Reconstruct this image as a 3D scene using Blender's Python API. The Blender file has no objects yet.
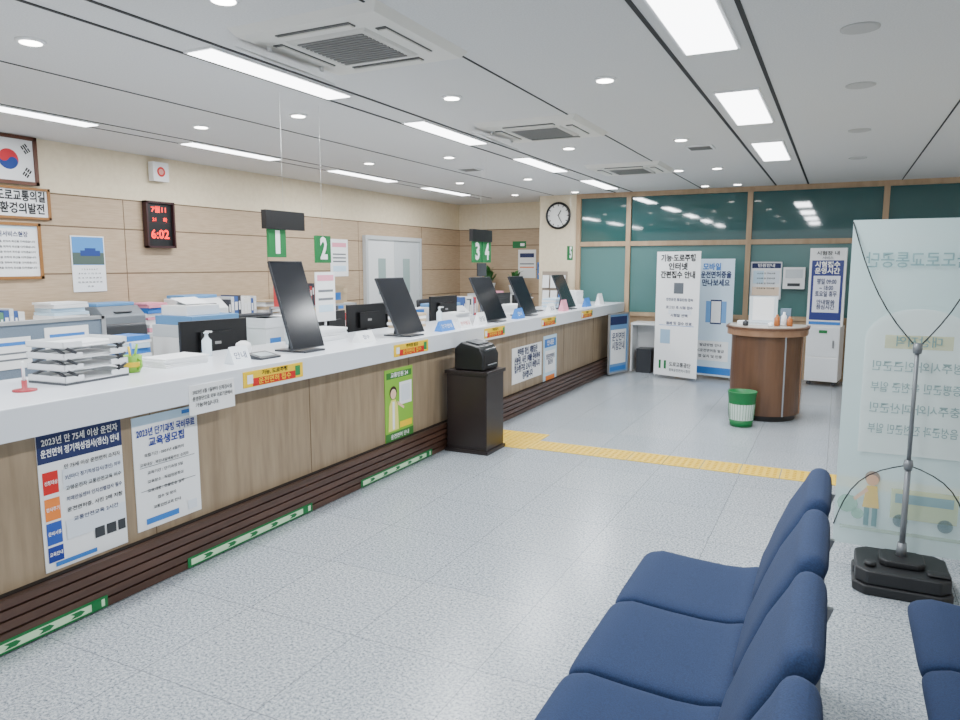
import bpy, math, random, bmesh
from mathutils import Vector, Matrix, Euler
random.seed(7)
PI=math.pi
COL=bpy.context.scene.collection
# ---------------------------------------------------------------- materials
MATS={}
def srgb(c):
    return tuple(((x/255)/12.92 if x/255<=0.04045 else (((x/255)+0.055)/1.055)**2.4) for x in c)
def M(name,c,rough=0.5,metal=0.0,emit=None,estr=1.0,spec=0.5,alpha=1.0):
    if name in MATS: return MATS[name]
    m=bpy.data.materials.new(name); m.use_nodes=True
    b=m.node_tree.nodes["Principled BSDF"]
    b.inputs["Base Color"].default_value=(*srgb(c),1)
    b.inputs["Roughness"].default_value=rough
    b.inputs["Metallic"].default_value=metal
    b.inputs["Specular IOR Level"].default_value=spec
    b.inputs["Alpha"].default_value=alpha
    if emit:
        b.inputs["Emission Color"].default_value=(*srgb(emit),1)
        b.inputs["Emission Strength"].default_value=estr
    MATS[name]=m
    return m
def nd(m,t,**k):
    n=m.node_tree.nodes.new(t)
    for a,v in k.items(): setattr(n,a,v)
    return n
def lk(m,a,b): m.node_tree.links.new(a,b)
def noisy(name,c1,c2,scale=200,rough=.5,stretch=(1,1,1),detail=4,lo=.35,hi=.65,bump=0):
    m=M(name,c1,rough); b=m.node_tree.nodes["Principled BSDF"]
    tc=nd(m,"ShaderNodeTexCoord"); mp=nd(m,"ShaderNodeMapping"); mp.inputs["Scale"].default_value=stretch
    no=nd(m,"ShaderNodeTexNoise"); no.inputs["Scale"].default_value=scale; no.inputs["Detail"].default_value=detail
    cr=nd(m,"ShaderNodeValToRGB"); cr.color_ramp.elements[0].position=lo; cr.color_ramp.elements[1].position=hi
    cr.color_ramp.elements[0].color=(*srgb(c1),1); cr.color_ramp.elements[1].color=(*srgb(c2),1)
    lk(m,tc.outputs["Object"],mp.inputs[0]); lk(m,mp.outputs[0],no.inputs["Vector"]); lk(m,no.outputs[0],cr.inputs[0]); lk(m,cr.outputs[0],b.inputs["Base Color"])
    if bump:
        bu=nd(m,"ShaderNodeBump"); bu.inputs["Strength"].default_value=bump; bu.inputs["Distance"].default_value=.002
        lk(m,no.outputs[0],bu.inputs["Height"]); lk(m,bu.outputs[0],b.inputs["Normal"])
    return m
def floor_mat():
    m=M("granite_tile",(190,195,198),.26); b=m.node_tree.nodes["Principled BSDF"]
    tc=nd(m,"ShaderNodeTexCoord")
    n1=nd(m,"ShaderNodeTexNoise"); n1.inputs["Scale"].default_value=80; n1.inputs["Detail"].default_value=6; n1.inputs["Roughness"].default_value=.82
    r1=nd(m,"ShaderNodeValToRGB"); e=r1.color_ramp.elements
    e[0].position=.37; e[0].color=(*srgb((72,82,90)),1); e[1].position=.60; e[1].color=(*srgb((202,206,208)),1)
    mid=e.new(.465); mid.color=(*srgb((146,153,160)),1)
    br=nd(m,"ShaderNodeTexBrick"); br.offset=0; br.offset_frequency=1; br.squash=1
    br.inputs["Scale"].default_value=1; br.inputs["Brick Width"].default_value=.6; br.inputs["Row Height"].default_value=.6
    br.inputs["Mortar Size"].default_value=.0022; br.inputs["Mortar Smooth"].default_value=.1
    br.inputs["Color1"].default_value=(1,1,1,1); br.inputs["Color2"].default_value=(.90,.92,.94,1); br.inputs["Mortar"].default_value=(.48,.49,.51,1)
    mx=nd(m,"ShaderNodeMix",data_type='RGBA',blend_type='MULTIPLY'); mx.inputs[0].default_value=1
    lk(m,tc.outputs["Object"],n1.inputs["Vector"]); lk(m,tc.outputs["Object"],br.inputs["Vector"])
    lk(m,n1.outputs[0],r1.inputs[0]); lk(m,r1.outputs[0],mx.inputs[6]); lk(m,br.outputs[0],mx.inputs[7]); lk(m,mx.outputs[2],b.inputs["Base Color"])
    return m
FLOOR=floor_mat()
CEIL=noisy("ceiling_board",(212,212,211),(222,222,221),120,.9)
CREAM=noisy("cream_paint",(226,211,182),(232,218,190),20,.8)
PANEL=noisy("tan_panel",(172,149,122),(184,161,134),6,.6,(1,1,14))
GROOVE=M("groove",(104,84,64),.8)
WOODL=noisy("counter_laminate",(134,115,92),(160,140,114),7,.42,(1,3,.35),6,.3,.7)
KICK=noisy("kick_brown",(66,44,34),(84,58,46),20,.4,(1,.1,1))
KICKD=M("kick_gap",(26,17,13),.7)
WHITE=M("white_plastic",(232,233,234),.35)
TOPW=M("solid_surface_white",(226,230,237),.22)
BLACK=M("black_plastic",(18,18,20),.35)
DGREY=M("dark_grey",(48,50,55),.35)
SCREEN=M("screen_glass",(26,28,34),.16)
METAL=M("brushed_metal",(150,152,156),.35,.8)
ALU=M("aluminium",(185,187,190),.35,.7)
NAVYF=noisy("navy_fabric",(17,36,68),(25,48,86),260,.9,bump=.3)
YELL=noisy("tactile_yellow",(226,186,50),(236,198,70),60,.5)
FRAMEW=noisy("frame_wood",(164,138,108),(178,152,122),12,.5,(1,1,.2))
TEAL=M("tinted_glass",(40,86,86),.04,0,spec=.9)
TEALL=M("frosted_glass",(80,120,118),.2,0)
PAPER=M("paper",(238,239,240),.7)
NAVY=M("navy_ink",(22,36,86),.6); INK=M("black_ink",(24,24,28),.6); GREYT=M("grey_ink",(110,114,120),.6)
DBLUE=M("deep_blue",(24,50,140),.6)
RED=M("red_ink",(205,30,28),.5); GREEN=M("sign_green",(10,112,56),.5); LGREEN=M("lime_green",(132,186,60),.5)
BLUE=M("sky_blue_ink",(50,120,200),.5); LBLUE=M("pale_blue",(196,222,240),.6); ORANGE=M("orange_ink",(235,130,50),.5); YEL=M("label_yellow",(246,204,20),.5)
PINK=M("pink",(230,150,170),.6); WTXT=M("white_ink",(245,245,245),.6)
LIGHTM=M("lamp_diffuser",(255,255,255),.5,emit=(250,252,255),estr=9)
DOWN=M("downlight_glow",(255,255,255),.5,emit=(255,252,245),estr=16)
SLOT=M("dark_slot",(38,38,40),.7)
GRILLE=M("grille_grey",(118,118,116),.6)
BROWN=noisy("cherry_wood",(84,58,42),(106,76,56),8,.35,(1,1,.15))
BROWNL=noisy("cherry_wood_light",(140,106,80),(156,120,94),8,.35,(1,1,1))
FABB=noisy("partition_fabric",(104,118,134),(118,132,148),200,.9)
CARTON=M("carton",(188,166,136),.7)
# ---------------------------------------------------------------- mesh helpers
def box(cx,cy,cz,sx,sy,sz,m,rot=None):
    v=[Vector((x*sx/2,y*sy/2,z*sz/2)) for x in(-1,1) for y in(-1,1) for z in(-1,1)]
    if rot: 
        R=Euler(rot).to_matrix(); v=[R@p for p in v]
    v=[(p.x+cx,p.y+cy,p.z+cz) for p in v]
    return (v,[(0,1,3,2),(4,6,7,5),(0,4,5,1),(2,3,7,6),(0,2,6,4),(1,5,7,3)],m,False)
def bx(x0,x1,y0,y1,z0,z1,m): return box((x0+x1)/2,(y0+y1)/2,(z0+z1)/2,x1-x0,y1-y0,z1-z0,m)
def lathe(prof,c,m,n=28,cap=True,sx=1,sy=1):
    v=[];f=[]
    for r,z in prof:
        for i in range(n):
            a=2*PI*i/n; v.append((c[0]+r*math.cos(a)*sx,c[1]+r*math.sin(a)*sy,c[2]+z))
    for k in range(len(prof)-1):
        for i in range(n):
            j=(i+1)%n; f.append((k*n+i,k*n+j,(k+1)*n+j,(k+1)*n+i))
    if cap:
        f.append(tuple(range(n-1,-1,-1))); f.append(tuple((len(prof)-1)*n+i for i in range(n)))
    return (v,f,m,True)
def tube(p1,p2,r,m,n=10,r2=None):
    p1=Vector(p1);p2=Vector(p2);d=(p2-p1);q=d.to_track_quat('Z','Y').to_matrix()
    r2=r if r2 is None else r2
    v=[]
    for p,rr in((p1,r),(p2,r2)):
        for i in range(n):
            a=2*PI*i/n; v.append(tuple(p+q@Vector((rr*math.cos(a),rr*math.sin(a),0))))
    f=[(i,(i+1)%n,n+(i+1)%n,n+i) for i in range(n)]+[tuple(range(n-1,-1,-1)),tuple(range(n,2*n))]
    return (v,f,m,True)
def prism(poly,axis,a0,a1,m,smooth=False):
    n=len(poly);v=[]
    for a in(a0,a1):
        for p,q in poly:
            v.append({'X':(a,p,q),'Y':(p,a,q),'Z':(p,q,a)}[axis])
    f=[(i,(i+1)%n,n+(i+1)%n,n+i) for i in range(n)]+[tuple(range(n-1,-1,-1)),tuple(range(n,2*n))]
    return (v,f,m,smooth)
def quad(pts,m): return ([tuple(p) for p in pts],[tuple(range(len(pts)))],m,False)
def disc(c,r,m,n=28,a0=0,a1=2*PI):
    pts=[(c[0]+r*math.cos(a0+(a1-a0)*i/n),c[1]+r*math.sin(a0+(a1-a0)*i/n),c[2]) for i in range(n+(0 if abs(a1-a0-2*PI)<1e-6 else 1))]
    return quad(pts,m)
def cushion(pts,th,hw,yc,m,rc=.05,re=.028,N=26,K=28,sup=.42):
    """padded slab swept along a side profile (x,z), rounded at both ends and all edges"""
    P=[Vector(p) for p in pts];cum=[0]
    for a,b in zip(P,P[1:]): cum.append(cum[-1]+(b-a).length)
    L=cum[-1]
    def at(s):
        for i in range(len(P)-1):
            if s<=cum[i+1] or i==len(P)-2:
                t=(s-cum[i])/(cum[i+1]-cum[i]);return P[i].lerp(P[i+1],t)
    v=[];f=[]
    for i in range(N+1):
        s=L*(1-math.cos(PI*i/N))/2
        p=at(s);a=at(max(0,s-.02));b=at(min(L,s+.02));d=(b-a).normalized();n=Vector((-d.y,d.x))
        e=min(s,L-s)
        w=hw-rc*(1-math.sqrt(max(0,1-(1-min(1,e/rc))**2)))
        t=th/2*max(.02,math.sqrt(max(0,1-(1-min(1,e/re))**2)))
        for k in range(K):
            g=2*PI*k/K;c_,s_=math.cos(g),math.sin(g)
            yy=w*math.copysign(abs(c_)**(.30),c_);nn=t*math.copysign(abs(s_)**(sup),s_)
            q=p+n*nn;v.append((q.x,yc+yy,q.y))
    for i in range(N):
        for k in range(K):
            j=(k+1)%K;f.append((i*K+k,i*K+j,(i+1)*K+j,(i+1)*K+k))
    f.append(tuple(range(K)));f.append(tuple(N*K+k for k in range(K)))
    return (v,f,m,True)
def obj(name,parts,parent=None,loc=(0,0,0),rot=(0,0,0),bevel=0,seg=2,fix=True):
    me=bpy.data.meshes.new(name);v=[];f=[];mi=[];sm=[];ms=[]
    for pv,pf,m,s in parts:
        o=len(v);v+=[tuple(p) for p in pv]
        if m not in ms: ms.append(m)
        for q in pf: f.append(tuple(i+o for i in q)); mi.append(ms.index(m)); sm.append(s)
    me.from_pydata(v,[],f)
    for m in ms: me.materials.append(m)
    me.polygons.foreach_set("material_index",mi); me.polygons.foreach_set("use_smooth",sm)
    if fix:
        b=bmesh.new();b.from_mesh(me)
        bmesh.ops.recalc_face_normals(b,faces=b.faces) 
        b.to_mesh(me);b.free()
    me.update()
    ob=bpy.data.objects.new(name,me);COL.objects.link(ob)
    ob.location=loc;ob.rotation_euler=rot
    if parent: ob.parent=parent
    if bevel:
        md=ob.modifiers.new("bevel",'BEVEL');md.width=bevel;md.segments=seg;md.limit_method='ANGLE';md.angle_limit=math.radians(40)
        for p in me.polygons: p.use_smooth=True
        ob.modifiers.new("wn",'WEIGHTED_NORMAL')
    return ob
def empty(name,loc=(0,0,0),rot=(0,0,0)):
    e=bpy.data.objects.new(name,None);COL.objects.link(e);e.location=loc;e.rotation_euler=rot;e.empty_display_size=.1;return e
TXT=[]
def text(body,x,y,w,h,m,parent,z=.004,rot=(0,0,0),mirror=False,name="lettering",bold=.018):
    c=bpy.data.curves.new(name,'FONT');c.body=body;c.size=h*1.15 if '\n' not in body else h*1.1/(body.count('\n')+1)
    c.align_x='CENTER';c.align_y='CENTER';c.resolution_u=2;c.offset=c.size*bold
    c.materials.append(m)
    o=bpy.data.objects.new(name,c);COL.objects.link(o);o.parent=parent;o.location=(x,y,z);o.rotation_euler=rot
    TXT.append((o,w,mirror));return o
def finish_text():
    bpy.context.view_layer.update()
    for o,w,mir in TXT:
        dx=o.dimensions.x
        s=w/dx if dx>1e-5 else 1
        s=min(s,1.22)
        o.scale=((-s if mir else s),1,1)
def rect(x,y,w,h,m,z=.002):
    return quad([(x-w/2,y-h/2,z),(x+w/2,y-h/2,z),(x+w/2,y+h/2,z),(x-w/2,y+h/2,z)],m)
RX=(PI/2,0,PI/2)
RY=(PI/2,0,0)
def sheet(name,w,h,loc,rot,base,patches=[],thick=.004,frame=None,fw=.02,parent=None):
    parts=[box(0,0,-thick/2,w,h,thick,base)]
    if frame:
        for sx,sy,ww,hh in((0,h/2,w+fw,fw),(0,-h/2,w+fw,fw),(-w/2,0,fw,h+fw),(w/2,0,fw,h+fw)):
            parts.append(box(sx,sy,.004,ww,hh,thick+.016,frame))
    for i,p in enumerate(patches):
        parts.append(rect(*p[:5],z=.0012+.0003*i))
    return obj(name,parts,parent,loc,rot,fix=False)
# ---------------------------------------------------------------- room
CH=2.7; YB=11.05; XL=-6.38; XR=3.3; YE=12.0
obj("floor",[bx(XL-.1,XR+.1,-3,YE+.1,-.1,0,FLOOR)])
obj("ceiling",[bx(XL-.1,XR+.1,-3,YE+.1,CH,CH+.12,CEIL)])
wl=[bx(XL-.1,XL,-3,YE+.1,0,CH,CREAM),bx(XL,XL+.025,-3,YE,0,2.24,PANEL)]
for z in(2.235,1.95,1.52,1.09,.66): wl.append(bx(XL+.02,XL+.0265,-3,YE,z-.006,z+.006,GROOVE))
for y in(1.3,3.1,4.91,6.9,8.8,10.6): wl.append(bx(XL+.02,XL+.0266,y-.004,y+.004,0,2.24,GROOVE))
obj("wall_left",wl)
we=[bx(XL,-3.7,YE,YE+.1,0,CH,CREAM),bx(XL,-4.4,YE-.025,YE,0,2.24,PANEL)]
for z in(2.235,1.95,1.52,1.09): we.append(bx(XL,-4.4,YE-.0265,YE-.02,z-.006,z+.006,GROOVE))
obj("wall_end",we)
obj("pillar",[bx(-4.40,-3.76,YB,YE,0,CH,CREAM),bx(-4.405,-3.755,YB-.005,YE,0,.12,GROOVE)])
fr=[]
def fx(x0,x1,z0,z1,d=.04): fr.append(bx(x0,x1,YB-d,YB+.06,z0,z1,FRAMEW))
for x in(-3.73,-2.93,-1.19,.50,2.1,3.24): fx(x-.035,x+.035,0,CH)
BAYS=((-3.695,-2.965),(-2.895,-1.225),(-1.155,.465),(.535,2.065),(2.135,3.205))
for i,(a,b) in enumerate(BAYS):
    fx(a,b,CH-.07,CH,.035); fx(a,b,1.89,1.96,.035); fx(a,b,.82,.88,.035); fx(a,b,0,.12,.035)
obj("wall_back",fr)
for wi,(a,b) in enumerate(BAYS):
    obj("window_%d"%(wi+1),[bx(a,b,YB+.01,YB+.03,1.96,CH-.07,TEAL),bx(a,b,YB+.01,YB+.03,.88,1.89,TEALL),bx(a,b,YB,YB+.04,.12,.82,FRAMEW)])
wr=[bx(XR,XR+.1,-3,YE,0,.9,CREAM),bx(XR,XR+.1,-3,YE,2.3,CH,CREAM)]
for y in(-3,-.5,2.0,4.5,7.0,9.5,11.6): wr.append(bx(XR,XR+.1,y,y+.4,.9,2.3,CREAM))
obj("wall_right",wr)
k=0
for x in(-5.46,-5.24,-4.15,-3.14,-2.88,-1.86,-.86,-.45,.66):
    k+=1; w=.012 if x not in(-.86,-.45,-3.14,-2.88) else .022
    obj("trim_%d"%k,[bx(x-w/2,x+w/2,-3,YB-.05,CH-.004,CH+.001,SLOT)])
def strip(x,y0,y1,w,power):
    e=empty("ceiling_light_panel",(x,(y0+y1)/2,CH)); L=y1-y0
    obj("housing",[bx(-w/2-.015,w/2+.015,-L/2-.015,L/2+.015,-.012,0,WHITE),bx(-w/2,w/2,-L/2,L/2,-.016,-.011,LIGHTM)],e)
    l=bpy.data.lights.new("tube",'AREA');l.shape='RECTANGLE';l.size=w;l.size_y=L;l.energy=power;l.color=(.93,.97,1.0)
    o=bpy.data.objects.new("tube",l);COL.objects.link(o);o.parent=e;o.location=(0,0,-.03)
for y0,y1 in((.6,1.8),(2.72,3.9),(4.83,5.97),(6.94,8.2),(9.05,10.3)): strip(-5.35,y0,y1,.15,37)
for y0,y1 in((.7,1.9),(2.83,3.99),(4.92,6.03),(7.03,8.2),(9.2,10.35)): strip(-3.01,y0,y1,.17,40)
for y0,y1 in((.7,1.85),(2.83,4.0),(4.98,6.12),(7.12,8.32)): strip(-.655,y0,y1,.25,48)
for x in(-4.64,-3.65,-2.36,-1.32):
    for y in(2.36,4.34,6.65,8.75,10.6):
        x2=-1.75 if (abs(x+2.36)<.1 and y>8) else x
        obj("recessed_downlight",[lathe([(.068,0),(.068,-.006),(.05,-.012)],(x2,y,CH),WHITE,24),lathe([(.050,-.0121),(.050,-.014)],(x2,y,CH),DOWN,24)])
for x,y in((.02,3.96),(.05,5.18),(.08,6.87),(.1,8.6)):
    obj("ceiling_speaker",[lathe([(.085,0),(.085,-.006),(.07,-.01)],(x,y,CH),M("speaker_grey",(188,188,186),.7),24)])
for x,y in((-1.24,7.17),(-3.9,7.6)):
    obj("ceiling_vent_grille",[bx(x-.12,x+.12,y-.12,y+.12,CH-.012,CH,WHITE)]+[bx(x-.1,x+.1,y-.1+i*.035,y-.085+i*.035,CH-.016,CH-.01,GRILLE) for i in range(6)])
def ac(x,y,flap):
    e=empty("ceiling_air_conditioner",(x,y,CH)); s=.42
    ps=[]
    ACW=M("ac_white",(226,224,217),.45)
    def fr_(a,za,b,zb,m): 
        v=[(-a,-a,za),(a,-a,za),(a,a,za),(-a,a,za),(-b,-b,zb),(b,-b,zb),(b,b,zb),(-b,b,zb)]
        return (v,[(0,1,5,4),(1,2,6,5),(2,3,7,6),(3,0,4,7),(4,5,6,7),(3,2,1,0)],m,False)
    ps.append(fr_(s,0,s-.03,-.035,ACW))
    ps.append(fr_(.235,-.034,.22,-.045,M("ac_panel",(206,204,197),.5)))
    for i in range(13): ps.append(bx(-.19,.19,-.195+i*.031,-.178+i*.031,-.05,-.044,GRILLE))
    for dx,dy,w,h in((0,.30,.42,.055),(0,-.30,.42,.055),(.30,0,.055,.42),(-.30,0,.055,.42)):
        ps.append(bx(dx-w/2,dx+w/2,dy-h/2,dy+h/2,-.040,-.034,M("ac_slot",(84,84,82),.6)))
        ps.append(bx(dx-w/2+.005,dx+w/2-.005,dy-h/2+.018,dy+h/2-.008,-.046,-.036,ACW))
    obj("cassette",ps,e)
    if flap:
        obj("wind_deflector",[box(-.42,0,-.075,.20,.55,.008,M("deflector",(222,223,224),.3),(0,math.radians(24),0)),box(-.36,.2,-.03,.01,.02,.06,WHITE),box(-.36,-.2,-.03,.01,.02,.06,WHITE)],e)
ac(-2.22,3.07,True);ac(-2.22,5.62,True);ac(-2.2,8.3,False)
# ---------------------------------------------------------------- tactile strip
def tact(x0,x1,y0,y1,parts):
    n=max(1,round((x1-x0)/.3));m_=max(1,round((y1-y0)/.3))
    for i in range(n):
        for j in range(m_):
            a=x0+(x1-x0)*i/n;b=x0+(x1-x0)*(i+1)/n;c=y0+(y1-y0)*j/m_;d=y0+(y1-y0)*(j+1)/m_
            parts.append(bx(a+.004,b-.004,c+.004,d-.004,0,.004,YELL))
            for q in range(5):
                for r in range(5):
                    parts.append(bx(a+.035+q*.052,a+.06+q*.052,c+.035+r*.052,c+.06+r*.052,.004,.007,M("tact_dot",(214,172,40),.5)))
pp=[];tact(-2.97,-2.37,5.68,6.28,pp);tact(-2.37,3.2,5.72,6.02,pp)
obj("tactile_paving",pp,loc=(0,0,.001))
# ---------------------------------------------------------------- counter
CT=1.03
e=empty("service_counter")
y0,y1=0.0,10.98
obj("top_slab",[bx(-3.72,-2.95,y0,y1,.89,CT,TOPW)],e,bevel=.006)
cp=[bx(-3.62,-3.06,y0,y1,.2,.89,WOODL)]
for i in range(1,10): cp.append(bx(-3.0605,-3.058,i*1.22-.002,i*1.22+.002,.2,.89,GROOVE))
obj("front_panel",cp,e)
kp=[bx(-3.6,-3.03,y0,y1,0,.235,KICKD)]
for i in range(5): kp.append(bx(-3.05,-3.0,y0,y1,.005+i*.047,.042+i*.047,KICK))
obj("slatted_kick",kp,e)
for a,b in((1.25,2.10),(2.57,3.58),(4.12,5.13)):
    g=sheet("floor_guide_strip",b-a,.055,(-2.996,(a+b)/2,.035),RX,GREEN)
    ps=[]
    L=b-a
    obj("pale_band",[rect(0,0,L*.96,.034,M("pale_green",(196,228,190),.5))],g,fix=False)
    for i in range(5):
        xx=-L*.4+i*L*.17
        ps.append(quad([(xx,-.012,.003),(xx+.05,-.012,.003),(xx+.07,0,.003),(xx+.05,.012,.003),(xx,.012,.003),(xx+.02,0,.003)],GREEN))
    ps.append(rect(L*.43,0,.05,.04,GREEN,.003))
    obj("arrows",ps,g,fix=False)
X=-3.055
def poster(name,y0,y1,z0,z1,base,patches=[],x=X,tilt=0,parent=None):
    return sheet(name,y1-y0,z1-z0,(x,(y0+y1)/2,(z0+z1)/2),(PI/2,tilt,PI/2),base,patches,parent=parent)
PG_=M("poster_grey",(222,228,236),.6)
p=poster("notice_poster",1.86,2.27,.25,.87,PAPER,[(0,.245,.41,.13,NAVY),(-.155,.09,.07,.10,RED),(-.155,-.03,.07,.10,ORANGE),(-.155,-.14,.07,.10,M("blue_ink",(40,80,170),.5)),(-.155,-.235,.07,.07,DBLUE),(-.06,-.285,.2,.02,BLUE),
   (.05,.09,.30,.09,PG_),(.05,-.145,.30,.09,PG_),(.06,-.205,.05,.05,DGREY),(.12,-.205,.05,.05,DGREY),(.175,-.205,.04,.05,DGREY)])
text("2023년 만 75세 이상 운전자",0,.272,.37,.034,WTXT,p)
text("운전면허 정기적성검사(갱신) 안내",0,.222,.38,.034,WTXT,p)
for i,(t) in enumerate(("신청대상","검사주기","준비서류","교육안내")): text(t,-.155,(.09,-.03,-.14,-.235)[i],.06,.018,WTXT,p)
for i,t in enumerate(("만 75세 이상 운전면허 소지자","3년마다 정기적성검사(갱신) 의무","고령운전자 교통안전교육 이수","치매안심센터 인지선별검사 필수","운전면허증, 사진 2매 지참","교통안전교육 2시간")):
    text(t,.05,.145-i*.05,.28,.02,NAVY if i%2 else INK,p)
p=poster("notice_poster",2.33,2.73,.275,.855,PAPER,[(0,.268,.40,.045,LBLUE),(.13,.27,.06,.02,BLUE),(0,.03,.34,.003,GREYT),(0,-.09,.34,.003,GREYT),(-.05,-.25,.2,.03,BLUE),(.14,-.24,.06,.05,PG_)])
text("2023년 단기과정 국비무료",0,.205,.36,.04,DBLUE,p,bold=.03)
text("교육생모집",0,.15,.22,.045,DBLUE,p,bold=.03)
for i,t in enumerate(("모집기간 : 2023년 6월까지","교육대상 : 국민내일배움카드 소지자","교육기간 : 단기과정 5일","교육장소 : 직업전문학교","교육내용 : 화물운송 실무","접수 및 문의","교통안전교육 안내")):
    text(t,-.02,.09-i*.046,.30,.016,INK,p)
p=poster("counter_notice_sheet",2.59,2.90,.83,.985,PAPER,x=-2.9455)
text("2023년 6월 1일부터 신체검사실",0,.04,.27,.022,INK,p)
text("운영중단으로 외부 의료기관에서",0,.005,.27,.022,INK,p)
text("가능하십니다.",-.04,-.03,.16,.022,INK,p)
for (a,b,t) in((2.97,3.47,"기능, 도로주행"),(4.50,5.0,"면허증 발급"),(6.04,6.5,"적성검사"),(7.5,7.95,"적성검사"),(8.9,9.35,"재발급")):
    p=poster("counter_label_strip",a,b,.915,1.005,YEL,[(.0,-.02,.36,.045,RED),(-.2,0,.045,.05,WTXT),(.2,0,.045,.06,M("leaf",(30,130,70),.5))],x=-2.9455)
    text(t,0,.025,.24,.026,INK,p); text("운전면허 접수",0,-.02,.30,.034,YEL,p)
PG2=M("poster_dkgreen",(56,120,50),.5)
p=poster("green_notice_poster",4.53,4.93,.23,.80,LGREEN,[(0,.235,.36,.05,PG2),(.09,.08,.18,.18,PAPER),(.09,.08,.13,.13,PG_),(0,-.25,.40,.07,PG2),(.09,-.17,.18,.05,YEL)])
text("교통민원 24",0,.235,.26,.036,WTXT,p); text("운전면허 안내",0.0,-.25,.26,.034,WTXT,p)
SK=M("poster_skin",(236,200,170),.6)
obj("figure_art",[disc((-.09,.10,.0035),.052,M("poster_hair",(60,44,36),.6),20),disc((-.09,.09,.004),.040,SK,20),quad([(-.165,-.20,.003),(-.015,-.20,.003),(-.03,.0,.003),(-.06,.045,.003),(-.12,.045,.003),(-.15,.0,.003)],M("poster_vest",(232,226,120),.6)),quad([(-.03,.0,.0032),(.06,-.05,.0032),(.065,-.03,.0032),(-.035,.03,.0032)],SK),rect(-.09,-.08,.03,.22,PAPER,.0036)],p,fix=False)
p=poster("waiting_notice_poster",6.93,7.78,.33,.72,PAPER)
text("면허증 갱신, 재발급은\n신분증, 사진 1매를 준비하여\n접수창구로 오시기 바랍니다\n감사합니다",0,0,.74,.32,NAVY,p,bold=.03)
p=poster("service_notice_poster",7.84,8.28,.19,.77,LBLUE,[(0,.2,.38,.1,BLUE),(0,-.02,.34,.26,PAPER),(0,-.22,.3,.06,ORANGE)])
text("안내문",0,.2,.26,.06,WTXT,p); text("영문운전면허증\n발급안내",0,0,.28,.12,NAVY,p)
g=sheet("a_frame_notice_board",.52,.86,(-2.84,10.28,.47),(math.radians(90),0,math.radians(74)),M("board_blue",(105,150,195),.5),[(0,.33,.46,.12,NAVY),(0,-.05,.42,.5,PAPER),(0,-.37,.42,.06,BLUE)],thick=.012,frame=ALU)
text("운전면허\n시험안내",0,.02,.34,.24,NAVY,g)
obj("legs",[box(-.2,-.23,-.03,.02,.44,.02,ALU),box(.2,-.23,-.03,.02,.44,.02,ALU)],g)
# ---------------------------------------------------------------- counter items
def display(y,h=.46,w=.30,lean=20,x=-3.12):
    e=empty("tilted_customer_display",(x,y,CT))
    obj("stand_foot",[bx(-.20,.06,-.10,.10,0,.012,DGREY),tube((-.15,0,.01),(-.12,0,.22),.018,DGREY)],e)
    obj("screen",[box(0,0,h/2,.018,w,h,DGREY),box(.0098,0,h/2,.002,w-.012,h-.012,SCREEN),box(-.03,0,h*.4,.04,.14,.14,DGREY)],e,loc=(0,0,.02),rot=(0,-math.radians(lean),0),bevel=.003)
display(3.76,.60,.32,17,-3.14);display(4.96,.49,.40,25,-3.08);display(6.60,.47,.46,25,-3.08);display(7.57,.46,.40,24);display(8.95,.46,.42,24)
TR=M("tray_white",(226,228,230),.3);TG_=M("tray_grey",(70,72,76),.4)
def trays(x,y,z,rz,n=4,s=1.0):
    e=empty("stacked_paper_tray",(x,y,z),(0,0,rz))
    ps=[]
    for i in range(n):
        z=.012+i*.055
        ps+=[bx(-.13,.13,-.18,.18,z,z+.004,TR),bx(-.13,-.126,-.18,.18,z,z+.03,TR),bx(-.13,.13,-.18,-.176,z,z+.03,TR),bx(-.13,.13,.176,.18,z,z+.03,TR),bx(.122,.13,-.18,-.08,z,z+.03,TR),bx(.122,.13,.08,.18,z,z+.03,TR),bx(-.11,.11,-.15,.15,z+.004,z+.008+.003*i,PAPER)]
        if i<n-1:
            for yy in(-.165,.165):
                for s in(-1,1): ps.append(tube((s*.11,yy,z+.03),(s*.03,yy,z+.056),.007,TG_));ps.append(tube((.128,yy-.05 if yy>0 else yy+.05,z+.03),(.128,yy,z+.056),.007,TG_))
    ps.append(bx(-.13,.13,-.18,.18,0,.012,TG_))
    obj("tiers",ps,e)
trays(-3.40,2.32,CT,math.radians(4))
e=empty("pen_cup",(-3.37,2.60,CT))
obj("cup",[lathe([(.034,0),(.042,.01),(.050,.09),(.046,.092),(.038,.02)],(0,0,0),LGREEN,20),tube((.042,0,.02),(.07,0,.035),.007,LGREEN),tube((.07,0,.035),(.07,0,.065),.007,LGREEN),tube((.07,0,.065),(.046,0,.075),.007,LGREEN),lathe([(.0445,.03),(.0475,.032),(.0495,.055),(.048,.057)],(0,0,0),YEL,20)],e)
obj("pens",[tube((0,0,.02),(.02,.02,.15),.006,LGREEN),tube((0,0,.02),(-.02,.01,.155),.006,BLUE),tube((0,0,.02),(.01,-.025,.14),.006,YEL)],e)
e=empty("desk_pen_stand",(-3.3,1.98,CT))
obj("stand",[lathe([(.05,0),(.05,.008),(.012,.014),(.012,.05)],(0,0,0),M("red_base",(170,50,60),.4),18),tube((0,0,.04),(.05,-.03,.14),.006,WHITE),tube((0,0,.04),(-.02,.01,.11),.006,PINK)],e)
def cardholder(x,y,w,h,m,t=None,tm=INK,rz=0):
    e=empty("desk_name_card",(x,y,CT),(0,0,rz))
    obj("tent",[prism([(-.05,0),(.03,0),(-.01,h)],'Y',-w/2,w/2,m)],e)
    if t: text(t,.012,0,w*.85,h*.4,tm,e,z=h*.45,rot=(math.atan2(h,.04),0,PI/2))
cardholder(-3.12,3.12,.14,.10,M("clearish",(215,222,228),.2),"안내",NAVY)
cardholder(-3.15,4.42,.2,.08,PAPER,"접수",NAVY)
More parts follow.
